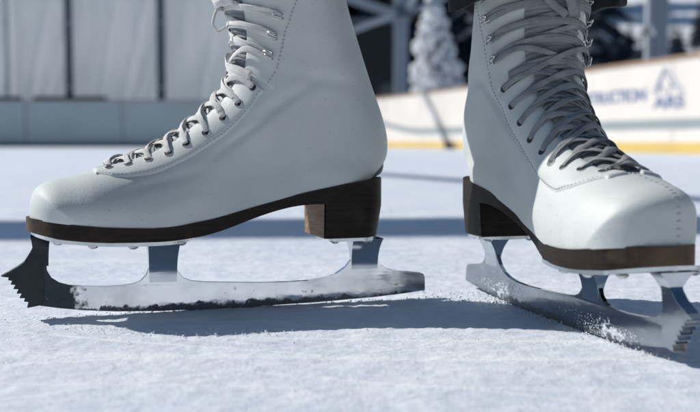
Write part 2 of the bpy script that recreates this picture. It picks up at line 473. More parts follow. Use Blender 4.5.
    for i in range(NE):
        iu, s = eyes[i]
        hL = .0025
        if i == 0:
            cross(iu, s, iu, -s, hL, hL, .0025, dip0=True, dip1=True)
        if i < NE-1:
            iv, s2 = eyes[i+1]
            # each strand leaves the hole, lies over the facing and climbs to the next row
            cross(iu, s, iv, -s2, hL, hL, .0036, dip0=True, sag=rnd.uniform(-1, 1))
            cross(iu, -s, iv, s2, hL, hL, .0024, dip0=True, sag=rnd.uniform(-1, 1))
            # the doubled wraps of a tightly pulled lace
            cross(iu+2.2, s*.62, iv-1.0, -s2*.62, .0014, .0014, .0036, w=.0029, sag=rnd.uniform(-2, 2))
            cross(iu+3.6, -s*.62, iv+.6, s2*.62, .0014, .0014, .0030, w=.0029, sag=rnd.uniform(-2, 2))
        if 0 < i < NE-1:
            for q_ in range(2):
                f_ = rnd.uniform(.45, .6); sg_ = rnd.choice((-1, 1))
                cross(iu+rnd.uniform(0, 5), sg_*s*f_, iu+rnd.uniform(1, 6), -sg_*s*f_, .0012, .0012, rnd.uniform(.0016, .0032), w=.0027, sag=rnd.uniform(-2, 2))
        if i > 1:
            cross(iu-1.2, s*.66, iu+1.0, -s*.66, .0012, .0012, .0026, w=.0029, sag=rnd.uniform(-2, 1))
    # first hooks: strands rise from the last eyelets; then horizontal wraps hook to hook
    iu, s = eyes[-1]; iv, s2 = hooks[0]
    for k in range(3):
        cross(iu+3+2.6*k, s*.85, iu+5+2.6*k, -s*.85, .002, .002, .0038, sag=rnd.uniform(-1, 2), w=.004)
    cross(iu, s, iv-3, -s2, .002, .0042, .004, dip0=True); cross(iu, -s, iv-3, s2, .002, .0042, .0028, dip0=True)
    for q, (iv, s2) in enumerate(hooks):
        for k, dlt in enumerate((-1.5, 1.4)):
            cross(iv+dlt, s2+.001, iv+dlt+rnd.uniform(-1.2, 1.2), -s2-.001, .0028, .0028, .0012+.0006*k, w=.0042, sag=rnd.uniform(-1.5, 1.5))
        if q < 3:
            iw, s3 = hooks[q+1]
            cross(iv+1, s2*.92, iw-1, -s3*.92, .0022, .0022, .0014, w=.0038)
    # loose loop of lace / knot near the top of the front
    if loose == 'loop':
        a, na = surf(hooks[2][0]+3, -.004, .007); b, nb = surf(hooks[1][0]-1, -.006, .006)
        n0 = na
        pts = [a, a+n0*.004+Vector((0, .002, -.004)), a+n0*.0065+Vector((0, .004, -.012)), (a+b)/2+n0*.0065+Vector((0, .004, -.008)), b+n0*.006+Vector((0, .002, -.002)), b]
        pts = [Vector(p) for p in crom([tuple(p) for p in pts], 30)]
        lc.tube(pts, .0011, 8)
        for dz in (0, .004, .008, .012):
            c, nc = surf(hooks[2][0]+5+dz*700, .0, .009)
            cross(hooks[2][0]+5+dz*700, .016, hooks[2][0]+4+dz*800, -.016, .005, .005, .006, w=.006, th=.0024)
    else:
        a, na = surf(hooks[3][0]+6, .004, .010); b, nb = surf(hooks[1][0]+6, -.008, .008)
        pts = [Vector(p) for p in crom([tuple(a), tuple((a*2+b)/3+na*.003), tuple((a+b*2)/3+na*.002), tuple(b)], 16)]
        lc.ribbon(pts, [na]*16, .007, .002)
        c, nc = surf(hooks[2][0]+4, .010, .008)
        pts = [Vector(p) for p in crom([tuple(a), tuple((a+c)/2+na*.004), tuple(c), tuple(b+Vector((0, .006, 0)))], 16)]
        lc.ribbon(pts, [na]*16, .006, .002)
    flipMB(lc).obj('lace', M['lace'] if m > 0 else M['lace_shaded'], root)
    # --- stitching: short thread dashes along the facing seam, the vamp seam and the toe centre
    st = MB()
    def dashes(pts, nrm, pitch=.0030, ln_=.0019, rad=.00038):
        L = 0; seg = []
        cum = [0]
        for a, b in zip(pts[:-1], pts[1:]): cum.append(cum[-1]+(b-a).length)
        P = np.array([tuple(p) for p in pts]); d = 0
        while d+ln_ < cum[-1]:
            q0 = Vector([np.interp(d, cum, P[:, c]) for c in range(3)]); q1 = Vector([np.interp(d+ln_, cum, P[:, c]) for c in range(3)])
            st.tube([q0, (q0+q1)/2, q1], [rad*.6, rad, rad*.6], 6); d += pitch
    for sd in (1, -1):
        for table, dd in ((su, -.0022), (su2, -.0022)):
            a = [t[0] for t in table]; b = [t[1] for t in table]
            path = []
            for iu in np.linspace(a[0], a[-1], 120):
                p, nn = surf(iu, sd*(np.interp(iu, a, b)+dd), .0016 if dd < 0 else .0002); path.append(p)
            dashes(path, None)
    i0, s0 = locate(257, 103.6)
    s0 += dS(i0)*1.25; path = [surf(i0, s, .0003)[0] for s in np.linspace(-s0, s0, 40)]
    dashes(path, None)
    path = [surf(iu, 0.0, .0004)[0] for iu in np.linspace(2, i0-1, 60)]
    
    for iu in (np.linspace(1.5, i0-1, 17) if m < 0 else []):
        a_ = [surf(iu+rnd.uniform(-.3, .3), s_, .0000)[0] for s_ in (-.0016, 0, .0016)]; st.tube(a_, [.0002, .00035, .0002], 6)
    flipMB(st).obj('stitching', M['thread'], root)
    # --- sole: follows the upper's foot outline
    xs = np.concatenate([np.linspace(.0402, .06, 10), np.linspace(.066, .285, 60), .285+.0215*np.sin(np.linspace(.05, math.pi/2, 16))])
    zt = np.interp(xs*1000, [p[0] for p in RB[:14]][::-1], [p[1] for p in RB[:14]][::-1])/1000
    zb = np.interp(xs*1000, [38, 94, 108, 129, 152, 174, 195, 223, 258, 284, 303, 309], [76, 79.5, 79.8, 76, 68.5, 60.6, 56.6, 55.0, 56.0, 58.6, 62.6, 63.8])/1000
    zb = zb+.0008*sm(xs, .17, .24)
    zb = np.array([zb[max(0, i-3):i+4].mean() if .1 < x < .27 else zb[i] for i, x in enumerate(xs)])
    def outline(x, z):
        x = min(x, .3068)
        w = float(width([(x-.0012, z+.006)])[0])
        te = max(0, 1-((x-.262)/.0450)**2) if x > .262 else 1
        he = max(0, 1-((.062-x)/.0222)**2) if x < .062 else 1
        Sx = float(np.interp(x*1000, [20, 46, 80, 110, 150, 180, 205, 235, 262, 285, 303], [29, 29.5, 30, 28.5, 28.5, 31.5, 36, 41, 43, 43, 43]))/1000
        if m < 0: Sx *= 1-.17*math.exp(-((x-.168)/.032)**2)
        return (Sx*math.sqrt(te*he))+.0002
    mb = MB(); ring = []; prof = [(0, 1, -.0), (.35, 1.0, .0), (.92, 1.0, 0), (1.0, .985, 0), (1.0, .5, 0), (1.0, -.5, 0), (1.0, -.985, 0), (.92, -1, 0), (.35, -1, 0), (0, -1, 0), (0, -.5, 0), (0, .5, 0)]
    vs = []
    for x, a, b in zip(xs, zt, zb):
        w = outline(x, a)
        for (q, ky, _) in prof: vs.append(Vector((x, w*ky, a*(1-q)+b*q+.0006*(q == 0))))
    Kp = len(prof)
    fs = [(i*Kp+k, i*Kp+(k+1) % Kp, (i+1)*Kp+(k+1) % Kp, (i+1)*Kp+k) for i in range(len(xs)-1) for k in range(Kp)]
    fs += [tuple(range(Kp))[::-1], tuple((len(xs)-1)*Kp+k for k in range(Kp))]
    mb.add(vs, fs); so = flipMB(mb).obj('sole', M['sole'], root, smooth=False)
    # --- heel block with a separate front face, sunlight painted into its brown on one skate
    mb = MB(); vs = []; xh = np.concatenate([np.linspace(.0405, .06, 12), np.linspace(.064, .092, 8)]); Kp = 6
    for x in xh:
        a = float(np.interp(x, xs, zb))+.001; w = outline(x, a)
        xb = .0445+(x-.0405)*(.0925-.0445)/(.092-.0405); wb = w*.94
        for (y, z, xx) in ((w, a, x), (wb+.0004, .054, xb), (wb-.0006, .0530, xb), (-wb+.0006, .0530, xb), (-wb-.0004, .054, xb), (-w, a, x)):
            vs.append(Vector((xx, y, z)))
    fs = [(i*Kp+k, i*Kp+(k+1) % Kp, (i+1)*Kp+(k+1) % Kp, (i+1)*Kp+k) for i in range(len(xh)-1) for k in range(Kp)]
    fs += [tuple(range(Kp))[::-1], tuple((len(xh)-1)*Kp+k for k in range(Kp))]
    mb.add(vs, fs); he = flipMB(mb).obj('heel', M['sole'], root, smooth=False)
    mb = MB(); vs = []
    w = outline(.092, .08)
    for r in range(9):
        t = r/8; z = .0533+(.0800-.0533)*t; x = .0926
        ww = (w*.94*(1-t)+w*t)-.0005
        for k in range(13):
            y = -ww+2*ww*k/12; vs.append(Vector((x-.0030*(1-(y/ww)**2)*0+.0006, y, z)))
    fs = [(r*13+k, r*13+k+1, (r+1)*13+k+1, (r+1)*13+k) for r in range(8) for k in range(12)]
    mb.add(vs, fs); o = flipMB(mb).obj('heel_breast', M['heelfront_sunlit'] if m > 0 else M['sole'], he)
    # --- metal plates with screws
    def plate(x0, x1, hw, zf, th, cr):
        bm = bmesh.new(); xs_ = np.linspace(x0, x1, 40); ve = []; L = x1-x0
        for lay in (0, 1):
            for sgn in (1, -1):
                for x in (xs_ if sgn > 0 else xs_[::-1]):
                    e = min(1, math.sqrt(max(0, 1-max(0, (cr-(x-x0))/cr)**2)), math.sqrt(max(0, 1-max(0, (cr-(x1-x))/cr)**2)))
                    waist = hw(x)*e
                    ve.append(bm.verts.new((x, sgn*waist*1.0, zf(x)-th*lay)))
        n_ = len(ve)//2
        bm.faces.new(ve[:n_]); bm.faces.new(ve[n_:][::-1])
        for k in range(n_): bm.faces.new((ve[k], ve[n_+k], ve[n_+(k+1) % n_], ve[(k+1) % n_]))
        bmesh.ops.remove_doubles(bm, verts=bm.verts[:], dist=1e-5)
        return bm
    zp = lambda x: float(np.interp(x, xs, zb))-.0003
    bm = plate(.186, .3035, lambda x: float(np.interp(x, [.18, .21, .25, .285, .304], [.026, .036, .040, .034, .026])), zp, .0026, .02)
    pf = bm_obj('sole_plate', bm, M['plate'], root)
    bm = plate(.0462, .0905, lambda x: .025, lambda x: .0528, .0026, .014)
    ph = bm_obj('heel_plate', bm, M['plate'], root)
    for par, spots in ((pf, [(.285, .024), (.285, -.024), (.262, .033), (.262, -.033), (.235, .034), (.235, -.034), (.2, .026), (.2, -.026)]), (ph, [(.055, .017), (.055, -.017), (.082, .018), (.082, -.018)])):
        for x, y in spots:
            mb = MB(); z = (zp(x) if par is pf else .0528)-.0026
            mb.tube([(x, y, z), (x, y, z-.0012), (x, y, z-.0022)], [.0040, .0034, .0018], 12)
            mb.obj('screw', M['plate'], par)
    # --- blade
    out = [(0,5.5),(20,3.8),(45,2.2),(90,.6),(140,0),(180,0),(215,.5),(245,1.8),(268,4),(285,6.4),(300,9.2),
           (303,13),(304.5,20),(306,30),(303.5,42),(301.5,52),(301.5,60.5),
           (291,60),(292.5,50),(293.5,40),(293,34),(290,28.5),(285,25),(278,22.8),(268,21.6),(255,20.8),(243,20.8),(233,21.8),(227,24),(223,28),(220.8,34),(220.4,44),(221.5,56),
           (199.5,57),(200.5,46),(200.8,36),(199.5,29.5),(195.5,24.5),(190,22.2),(180,20.8),(160,19.6),(138,18.4),(115,17.8),(98,18.2),(86,19.8),(76,22.5),(68,27.5),(63.5,33),(62.3,40),(63.5,50.6),
           (40,50.6),(41.6,42),(40.8,34.5),(38,28.5),(33.5,25),(28,23.4),(16,22),(5,20.4),(1.2,19),(0,16)]
    P = np.array(out)/1000
    th = .0021
    bm = bmesh.new(); tz = lambda z: .0027-.052*min(z, .021) if z < .021 else .0016+(z-.021)*.01
    v0 = [bm.verts.new((x, -tz(z), z)) for x, z in P]; v1 = [bm.verts.new((x, tz(z), z)) for x, z in P]
    n_ = len(P)
    for tri in tessellate_polygon([[Vector((x, z, 0)) for x, z in P]]):
        bm.faces.new([v0[i] for i in tri]); bm.faces.new([v1[i] for i in tri][::-1])
    for k in range(n_): bm.faces.new((v0[k], v1[k], v1[(k+1) % n_], v0[(k+1) % n_]))
    bl = bm_obj('blade', bm, M['blade'] if m > 0 else M['blade_dark_refl'], root, bevel=.0007)
    # flared tops where the stanchions meet the plates
    for x0, x1, zt_, dn in ((.0405, .0632, .0502, .025), (.2000, .2212, .0520, .030), (.2915, .3025, .0572, .022)):
        mb = MB(); vs = []
        for q in range(25):
            t = q/24; z = zt_+.0022*(x0 > .28)-dn*t; hy = .00168+(.0098)*(1-t)**2.6
            ex = .0012*(1-t)**3-.0004*t
            for (x, y) in ((x0-ex, -hy), (x1+ex, -hy), (x1+ex, hy), (x0-ex, hy)): vs.append(Vector((x, y, z)))
        fs = [(q*4+k, q*4+(k+1) % 4, (q+1)*4+(k+1) % 4, (q+1)*4+k) for q in range(24) for k in range(4)]
        mb.add(vs, fs); mb.obj('flange', M['pick_dark_refl'] if m > 0 and x0 > .28 else M['flange'], bl, smooth=False)
    # toe pick: thicker serrated nose
    tp = [(301.8,52.5),(304,48),(308.5,41),(314,37.2),(319,34.2),(324.5,31.4),(318.8,30.4),(319.6,28.6),(316.6,27.9),(317.9,25.4),(314.4,24.9),(316.2,22.0),(312.6,21.8),(314.0,18.6),(310.4,18.6),(312.2,15.2),(308.4,15.2),(309.2,12.6),(306.2,12.3),(307.2,8.0),(303,8.6),(298,9.4),(295.5,13),(295,24),(295.3,34),(294.2,44),(293,52.5)]
    P = np.array(tp)/1000; th = .0042
    bm = bmesh.new(); v0 = [bm.verts.new((x, -th, z)) for x, z in P]; v1 = [bm.verts.new((x, th, z)) for x, z in P]
    bm.faces.new(v0); bm.faces.new(v1[::-1]); n_ = len(P)
    for k in range(n_): bm.faces.new((v0[k], v1[k], v1[(k+1) % n_], v0[(k+1) % n_]))
    bm_obj('toe_pick', bm, M['pick_dark_refl'] if m > 0 else M['blade_dark_refl'], bl, bevel=.0004)
    # snow packed on the blade flanks
    mb = MB(); spots = [(.215, .006, .030, .005, 230), (.255, .007, .022, .005, 200), (.18, .012, .03, .004, 60), (.085, .013, .026, .005, 230), (.045, .010, .016, .005, 150), (.30, .03, .01, .012, 14)] if m < 0 else [(.30, .012, .012, .005, 10), (.13, .004, .05, .002, 40), (.225, .0025, .05, .0015, 30)]
    for cx, cz, ax_, az_, cnt in spots:
        for _ in range(cnt):
            x = rnd.gauss(cx, ax_*.5); z = max(.0012, rnd.gauss(cz, az_*.5)); r = .00015+.00042*rnd.random()**2
            if x > .305 or x < .002 or z > .019 and cx < .29: continue
            y = (.0026-.05*min(z, .021))*(1 if m > 0 else -1)
            ico(mb, (x, y, z), r, rnd, flat=.5)
    o = mb.obj('packed_snow', M['snow'], bl); o['kind'] = 'stuff'
    if m < 0:                                        # this skate is blocked lower and a little thicker under the ball
        def walk(o):
            for c in o.children:
                yield c; yield from walk(c)
        bpy.context.view_layer.update()
        for c in walk(root):
            co = np.empty(len(c.data.vertices)*3); c.data.vertices.foreach_get('co', co); co = co.reshape(-1, 3)
            k = sm(co[:, 0], .10, .25)
            co[:, 2] -= .0055*k*np.clip((co[:, 2]-.022)/.030, 0, 1)*(1-.9*sm(co[:, 2], .068, .095)*sm(co[:, 0], .17, .23))
            co[:, 2] += .0022*sm(co[:, 2], .075, .100)*sm(co[:, 0], .235, .27); co[:, 0] += .0022*sm(co[:, 2], .078, .095)*sm(co[:, 0], .26, .29)
            low = (co[:, 2] < .060) & (co[:, 2] > .040) 
            co[:, 2] -= .0012*k*low
            c.data.vertices.foreach_set('co', co.ravel()); c.data.update()
    return root

_t = (1+5**.5)/2
ICV = [Vector(v).normalized() for v in ((-1,_t,0),(1,_t,0),(-1,-_t,0),(1,-_t,0),(0,-1,_t),(0,1,_t),(0,-1,-_t),(0,1,-_t),(_t,0,-1),(_t,0,1),(-_t,0,-1),(-_t,0,1))]
ICF = [(0,11,5),(0,5,1),(0,1,7),(0,7,10),(0,10,11),(1,5,9),(5,11,4),(11,10,2),(10,7,6),(7,1,8),(3,9,4),(3,4,2),(3,2,6),(3,6,8),(3,8,9),(4,9,5),(2,4,11),(6,2,10),(8,6,7),(9,8,1)]
def ico(mb, c, r, rnd, flat=1):
    mb.add([(c[0]+v.x*r*rnd.uniform(.6, 1.4), c[1]+v.y*r*rnd.uniform(.6, 1.4)*flat, c[2]+v.z*r*rnd.uniform(.6, 1.3)) for v in ICV], ICF)

TL = (0.06173+.0005, 0.7748+.0015); TR = (0.10338, 0.82597)
# recomputed contact points (image positions of both blade tails, lifted 5.5 mm)
def g2(px, py, z, f=950., h=.127, p=math.atan(65/950)):
    u = (px-350)/f; v = -(py-206)/f
    r = (u, math.cos(p)+v*math.sin(p), -math.sin(p)+v*math.cos(p)); t = (z-h)/r[2]; return (r[0]*t, r[1]*t)
TL = (*g2(424, 290, .0055), 0); TR = (*g2(468, 280, .0055), 0)
make_skate('ice_skate', 'white leather figure skate seen side-on, toe to the left, dark reflection painted on its toe pick', 1, TL, R(198), 3, 'loop')
make_skate('ice_skate', 'white figure skate pointing towards the camera under the black trouser hem, sunlit white toe', -1, TR, R(-74.3), 8, 'flap')

# ------------------------------------------------------------------ the wearer: trousered legs and body standing in the skates
def loc2w(T, yaw, x, y, z):
    return Vector((T[0]+x*math.cos(yaw)-y*math.sin(yaw), T[1]+x*math.sin(yaw)+y*math.cos(yaw), z))
def person():
    root = empty('person', 'skater in black trousers standing in the white skates, only the trouser hem in frame', 'person', ((TL[0]+TR[0])/2, .76, 0))
    base = root.location
    aL = loc2w(TL, R(198), .112, -.008, 0); aR = loc2w(TR, R(-74.3), .116, 0, 0)
    hip = Vector(((aL.x+aR.x)/2+.01, .78, .93))
    # body skin (torso, neck, head, arms) - clothed in a jacket, out of frame above
    pts = {'pelvis': hip, 'waist': hip+Vector((0, 0, .15)), 'chest': hip+Vector((0, 0, .38)), 'neck': hip+Vector((0, 0, .52)), 'head': hip+Vector((0, -.02, .66)), 'crown': hip+Vector((0, -.01, .76))}
    V = [pts[k] for k in ('pelvis', 'waist', 'chest', 'neck', 'head', 'crown')]; rad = [.14, .12, .15, .055, .09, .07]; E_ = [(0, 1), (1, 2), (2, 3), (3, 4), (4, 5)]
    for s in (-1, 1):
        o = len(V); V += [hip+Vector((s*.19, 0, .44)), hip+Vector((s*.25, .03, .17)), hip+Vector((s*.24, -.08, -.04)), hip+Vector((s*.23, -.12, -.11))]
        rad += [.06, .045, .03, .03]; E_ += [(2, o), (o, o+1), (o+1, o+2), (o+2, o+3)]
    me = bpy.data.meshes.new('body'); me.from_pydata([tuple(v-base) for v in V], E_, []); me.materials.append(M['cloth'])
    b = bpy.data.objects.new('body', me); COL.objects.link(b); b.parent = root
    sk = b.modifiers.new('skin', 'SKIN'); b.modifiers.new('sub', 'SUBSURF').levels = 2; b.modifiers['sub'].render_levels = 2
    for i, r in enumerate(rad): me.skin_vertices[0].data[i].radius = (r, r*.8 if i < 3 else r)
    me.skin_vertices[0].data[0].use_root = True
    # trousers
    for k, (a, zh, sgn) in enumerate(((aL, .262, -1), (aR, .2265, 1))):
        mb = MB(); knee = Vector((a.x*.6+hip.x*.4+sgn*.03, a.y+.022, .50)); hj = hip+Vector((sgn*.085, 0, -.02))
        vs = []; n = 48; levels = 60
        yaw = R(198) if k == 0 else R(-74.3)
        for q in range(levels+1):
            t = q/levels; z = zh+(hj.z-zh)*t
            if z < .5:
                u = (z-zh)/(.5-zh); c = Vector((a.x, a.y, 0)).lerp(Vector((knee.x, knee.y, 0)), u**1.2)
            else:
                u = (z-.5)/(hj.z-.5); c = Vector((knee.x, knee.y, 0)).lerp(Vector((hj.x, hj.y, 0)), u)
            rr = np.interp(z, [.23, .30, .42, .5, .7, .95], [.056, .055, .060, .066, .083, .105] if k == 0 else [.066, .064, .068, .070, .085, .105])
            for j in range(n):
                an = 2*math.pi*j/n
                fold = .0035*math.sin(3*an+z*25)+.004*noise.noise((math.cos(an)*2, math.sin(an)*2, z*14+k))*(1.6 if z < .32 else 1)
                r_ = rr+fold; ex = (1.12, .92)
                dx = math.cos(an)*r_*ex[0]; dy = math.sin(an)*r_*ex[1]
                zz = z+(.004*math.sin(2*an+1)+.003*math.sin(5*an) if q < 3 else 0)
                vs.append(Vector((c.x+dx*math.cos(yaw)-dy*math.sin(yaw), c.y+dx*math.sin(yaw)+dy*math.cos(yaw), zz))-base)
        # inner wall of hem
        inner = []
        for j in range(n):
            v = vs[j]; c = Vector((a.x, a.y, 0))-base; d = Vector((v.x-c.x, v.y-c.y, 0)); inner.append(Vector((c.x+d.x*.93, c.y+d.y*.93, v.z+.001)))
        fs = [(q*n+j, q*n+(j+1) % n, (q+1)*n+(j+1) % n, (q+1)*n+j) for q in range(levels) for j in range(n)]
        o = len(vs); vs += inner; vs += [v+Vector((0, 0, .08)) for v in inner]
        fs += [(j, o+j, o+(j+1) % n, (j+1) % n) for j in range(n)]
        fs += [(o+j, o+n+j, o+n+(j+1) % n, o+(j+1) % n) for j in range(n)]
        fs += [tuple(levels*n+j for j in range(n)), tuple(o+n+j for j in range(n))]
        mb.add(vs, fs); mb.obj('trouser_leg', M['cloth'], root)
person()

# ------------------------------------------------------------------ ice
def ice_mat():
    m, nt, b = new_mat('rink_ice'); v = coords(nt)
    n1 = noise_tex(nt, v, 5, 6, .65); n2 = noise_tex(nt, v, 70, 6, .7, .6); n3 = noise_tex(nt, v, 420, 4, .7)
    c = mix(nt, ramp(nt, n1, [(.36, 0), (.62, 1)]), (.64, .715, .82), (.78, .82, .88))
    n4 = noise_tex(nt, coords(nt, (1.6, 1, 1)), 13, 6, .7, 1.2)
    c = mix(nt, ramp(nt, n4, [(.50, 0), (.66, .75)]), c, (.86, .88, .93))
    c = mix(nt, ramp(nt, n2, [(.48, 0), (.68, .5)]), c, (.86, .89, .93))
    # long skate scratches in a few directions
    h = None
    for k, (rot, sc, lo) in enumerate(((.35, (2, 90, 1), .60), (-.5, (1.5, 70, 1), .62), (1.3, (60, 1.8, 1), .62), (.05, (.8, 40, 1), .58), (.8, (2.2, 260, 1), .66), (-.15, (1.6, 300, 1), .66))):
        tc = nt.nodes.new('ShaderNodeTexCoord'); m1 = nt.nodes.new('ShaderNodeMapping'); m1.inputs['Rotation'].default_value[2] = rot
        m2 = nt.nodes.new('ShaderNodeMapping'); m2.inputs['Scale'].default_value = sc; m2.inputs['Location'].default_value = (k*3.3, k*7.1, 0)
        nt.links.new(tc.outputs['Object'], m1.inputs[0]); nt.links.new(m1.outputs[0], m2.inputs[0])
        s = ramp(nt, noise_tex(nt, m2.outputs[0], 1, 3, .6, .25), [(lo, 0), (lo+.07, 1)])
        h = s if h is None else math_n(nt, 'MAXIMUM', h, s)
    c = mix(nt, math_n(nt, 'MULTIPLY', h, .7), c, (.90, .92, .95))
    nt.links.new(c, b.inputs['Base Color'])
    nt.links.new(ramp(nt, n2, [(.35, .35), (.6, .75)]), b.inputs['Roughness'])
    b.inputs['IOR'].default_value = 1.31
    p = bump(nt, b, h, .35, .0015)
    p = bump(nt, b, n2, .42, .004, p)
    bump(nt, b, n3, .6, .0011, p)
    return m
M['ice'] = ice_mat()
def axis(dense0, dense1, step, lo, hi, grow=1.12):
    a = list(np.arange(dense0, dense1, step)); s = step
    while a[-1] < hi: s *= grow; a.append(a[-1]+s)
    s = step; pre = []
    x = dense0
    while x > lo: s *= grow; x -= s; pre.append(x)
    return np.array(pre[::-1]+a)
def make_ice():
    ax = axis(-.52, .56, .0034, -17, 9); ay = axis(.34, 1.5, .0034, -12, 20.6)
    nx, ny = len(ax), len(ay); vs = []
    for y in ay:
        for x in ax:
            k = 1-min(1, max(0, abs(x)-.5)/.8) if True else 0
            k *= 1-min(1, max(0, y-1.4)/1.5)
            if k > 0:
                z = .00085*noise.fractal(Vector((x*160, y*160, 0)), .9, 2.1, 3)+.0006*noise.noise(Vector((x*38, y*30, 5)))
                z += .0016*max(0, noise.noise(Vector((x*11, y*9, 9))))
                z += .0008*max(0, noise.noise(Vector((x*90, y*80, 2)))-.15)*(.4+max(0, noise.noise(Vector((x*7, y*6, 20))))*3)
                z = z*k
            else: z = 0
            vs.append((x, y, z-.0010*k))
    fs = [(j*nx+i, j*nx+i+1, (j+1)*nx+i+1, (j+1)*nx+i) for j in range(ny-1) for i in range(nx-1)]
    o = mesh_obj('ice', vs, fs, M['ice']); struct(o)
    # loose shavings
    mb = MB(); rnd = random.Random(2)
    for _ in range(2000):
        y = .36+rnd.random()**1.4*1.1; x = rnd.uniform(-.45, .5)*(y/.6)
        r = abs(rnd.gauss(0, .00020))+.00010
        ico(mb, (x, y, r*.3), r, rnd)
    # ridges of scraped snow: along the shadow's front edge and beside the blades
    for (x0, y0, x1, y1, sp, cnt, rm) in ((.07, .78, .16, .735, .014, 500, .0009), (-.20, .64, -.05, .62, .010, 260, .0008), (.10, .80, .15, .66, .006, 420, .0008), (-.24, .672, .05, .764, .005, 300, .0007), (.15, .64, .19, .55, .005, 260, .0008)):
        for _ in range(int(cnt*.7)):
            t = rnd.random(); r = abs(rnd.gauss(0, rm*.38))+.0002
            ico(mb, (x0+(x1-x0)*t+rnd.gauss(0, sp), y0+(y1-y0)*t+rnd.gauss(0, sp), r*.5), r, rnd)
    s = mb.obj('ice_shavings', M['snow']); s['kind'] = 'stuff'
    tag(s, 'loose white ice shavings scattered over the scraped ice', 'ice shavings')
    g = mesh_obj('snow_ground', [(-220, -80, -.03), (220, -80, -.03), (220, 320, -.03), (-220, 320, -.03)], [(0, 1, 2, 3)], M['snow']); struct(g)
make_ice()

# ------------------------------------------------------------------ rink boards
def board_mat(name, col, rough, dirt):
    m, nt, b = new_mat(name); v = coords(nt)
    n1 = noise_tex(nt, v, 1.4, 5, .6); n2 = noise_tex(nt, coords(nt, (3, 3, 30)), 2, 4, .6)
    c = mix(nt, ramp(nt, n1, [(.35, 0), (.75, 1)]), col, tuple(x*.86 for x in col))
    c = mix(nt, ramp(nt, n2, [(.6, 0), (.75, dirt)]), c, tuple(x*.6 for x in col))
    nt.links.new(c, b.inputs['Base Color']); b.inputs['Roughness'].default_value = rough; return m
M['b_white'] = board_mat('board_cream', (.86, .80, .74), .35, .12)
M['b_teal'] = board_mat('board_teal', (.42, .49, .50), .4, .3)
M['b_yellow'] = board_mat('board_yellow', (.72, .52, .16), .4, .3)
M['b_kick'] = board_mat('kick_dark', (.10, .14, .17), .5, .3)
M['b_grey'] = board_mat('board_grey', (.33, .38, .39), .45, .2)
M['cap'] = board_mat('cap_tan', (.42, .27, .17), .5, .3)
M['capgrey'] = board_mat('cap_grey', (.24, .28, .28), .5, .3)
BH = .95
right_pts = crom([(-.55, 19.1), (.15, 18.85), (.55, 18.0), (1.15, 16.3), (1.83, 14.2), (2.42, 12.2), (2.86, 10.4), (3.35, 8.7), (3.85, 6.6), (4.3, 4), (4.6, 0), (4.7, -5)], 300)
def strip(pts, z0, z1, off, zf=None):
    """vertical band following pts; off = distance towards the rink"""
    P = np.array(pts); T = np.gradient(P, axis=0); Nn = np.stack([-T[:, 1], T[:, 0]], -1); Nn /= np.linalg.norm(Nn, axis=1, keepdims=True)
    Nn = -Nn if True else Nn     # towards the rink (left-hand/near side)
    cc = np.array([-3., 5.]); s = np.sign(((cc-P)*Nn).sum(1)); Nn *= s[:, None]
    Q = P+Nn*off
    return Q, Nn
def band(name, pts, z0, z1, mat, parent, th=.06, off=0):
    Q, Nn = strip(pts, z0, z1, off); vs = []; n = len(Q)
    z0 = np.broadcast_to(z0, n); z1 = np.broadcast_to(z1, n)
    for i in range(n):
        a = Q[i]; b = Q[i]-Nn[i]*th
        vs += [(a[0], a[1], z0[i]), (a[0], a[1], z1[i]), (b[0], b[1], z1[i]), (b[0], b[1], z0[i])]
    fs = [(i*4+k, i*4+(k+1) % 4, (i+1)*4+(k+1) % 4, (i+1)*4+k) for i in range(n-1) for k in range(4)]+[(0, 1, 2, 3), ((n-1)*4+3, (n-1)*4+2, (n-1)*4+1, (n-1)*4)]
    bm = bmesh.new(); vv_ = [bm.verts.new(v) for v in vs]
    for q in fs: bm.faces.new([vv_[k] for k in q])
    return bm_obj(name, bm, mat, parent)
rb = empty('rink_board', 'sunlit cream rink board with yellow kick strip, grey band and blue lettering', 'rink board', (right_pts[150][0], right_pts[150][1], 0))
def local(pts, r): return [(p[0]-r.location.x, p[1]-r.location.y) for p in pts]
# strip() uses world orientation: build in world space then shift
def band_w(name, pts, z0, z1, mat, root, th=.06, off=0):
    o = band(name, pts, z0, z1, mat, None, th, off)
    o.parent = root; o.matrix_parent_inverse = Matrix.Identity(4)
    o.data.transform(Matrix.Translation((-root.location.x, -root.location.y, 0)))
    return o
RP = [tuple(p) for p in right_pts]
band_w('panel', RP, .0, BH-.03, M['b_white'], rb)
band_w('top_cap', RP, BH-.03, BH, M['cap'], rb, .10, .02)
band_w('kick_strip', RP, .006, .115, M['b_yellow'], rb, .012, .012)
zz = np.array([p[1] for p in RP]); rise = np.clip((zz-16.2)/2.4, 0, 1)**1.5*.30
band_w('grey_band', RP, .24+rise, .345+rise*.95, M['b_grey'], rb, .004, .003)
# seams between board panels
for k in range(12, 290, 24):
    seg_ = RP[k:k+2]; d = (Vector(seg_[1])-Vector(seg_[0])).normalized(); p = Vector(seg_[0])
    band_w('seam', [tuple(p), tuple(p+d*.012)], .12, .235, M['b_grey'], rb, .003, .0025)
    band_w('seam', [tuple(p), tuple(p+d*.012)], .66, .92, M['b_grey'], rb, .003, .0025)
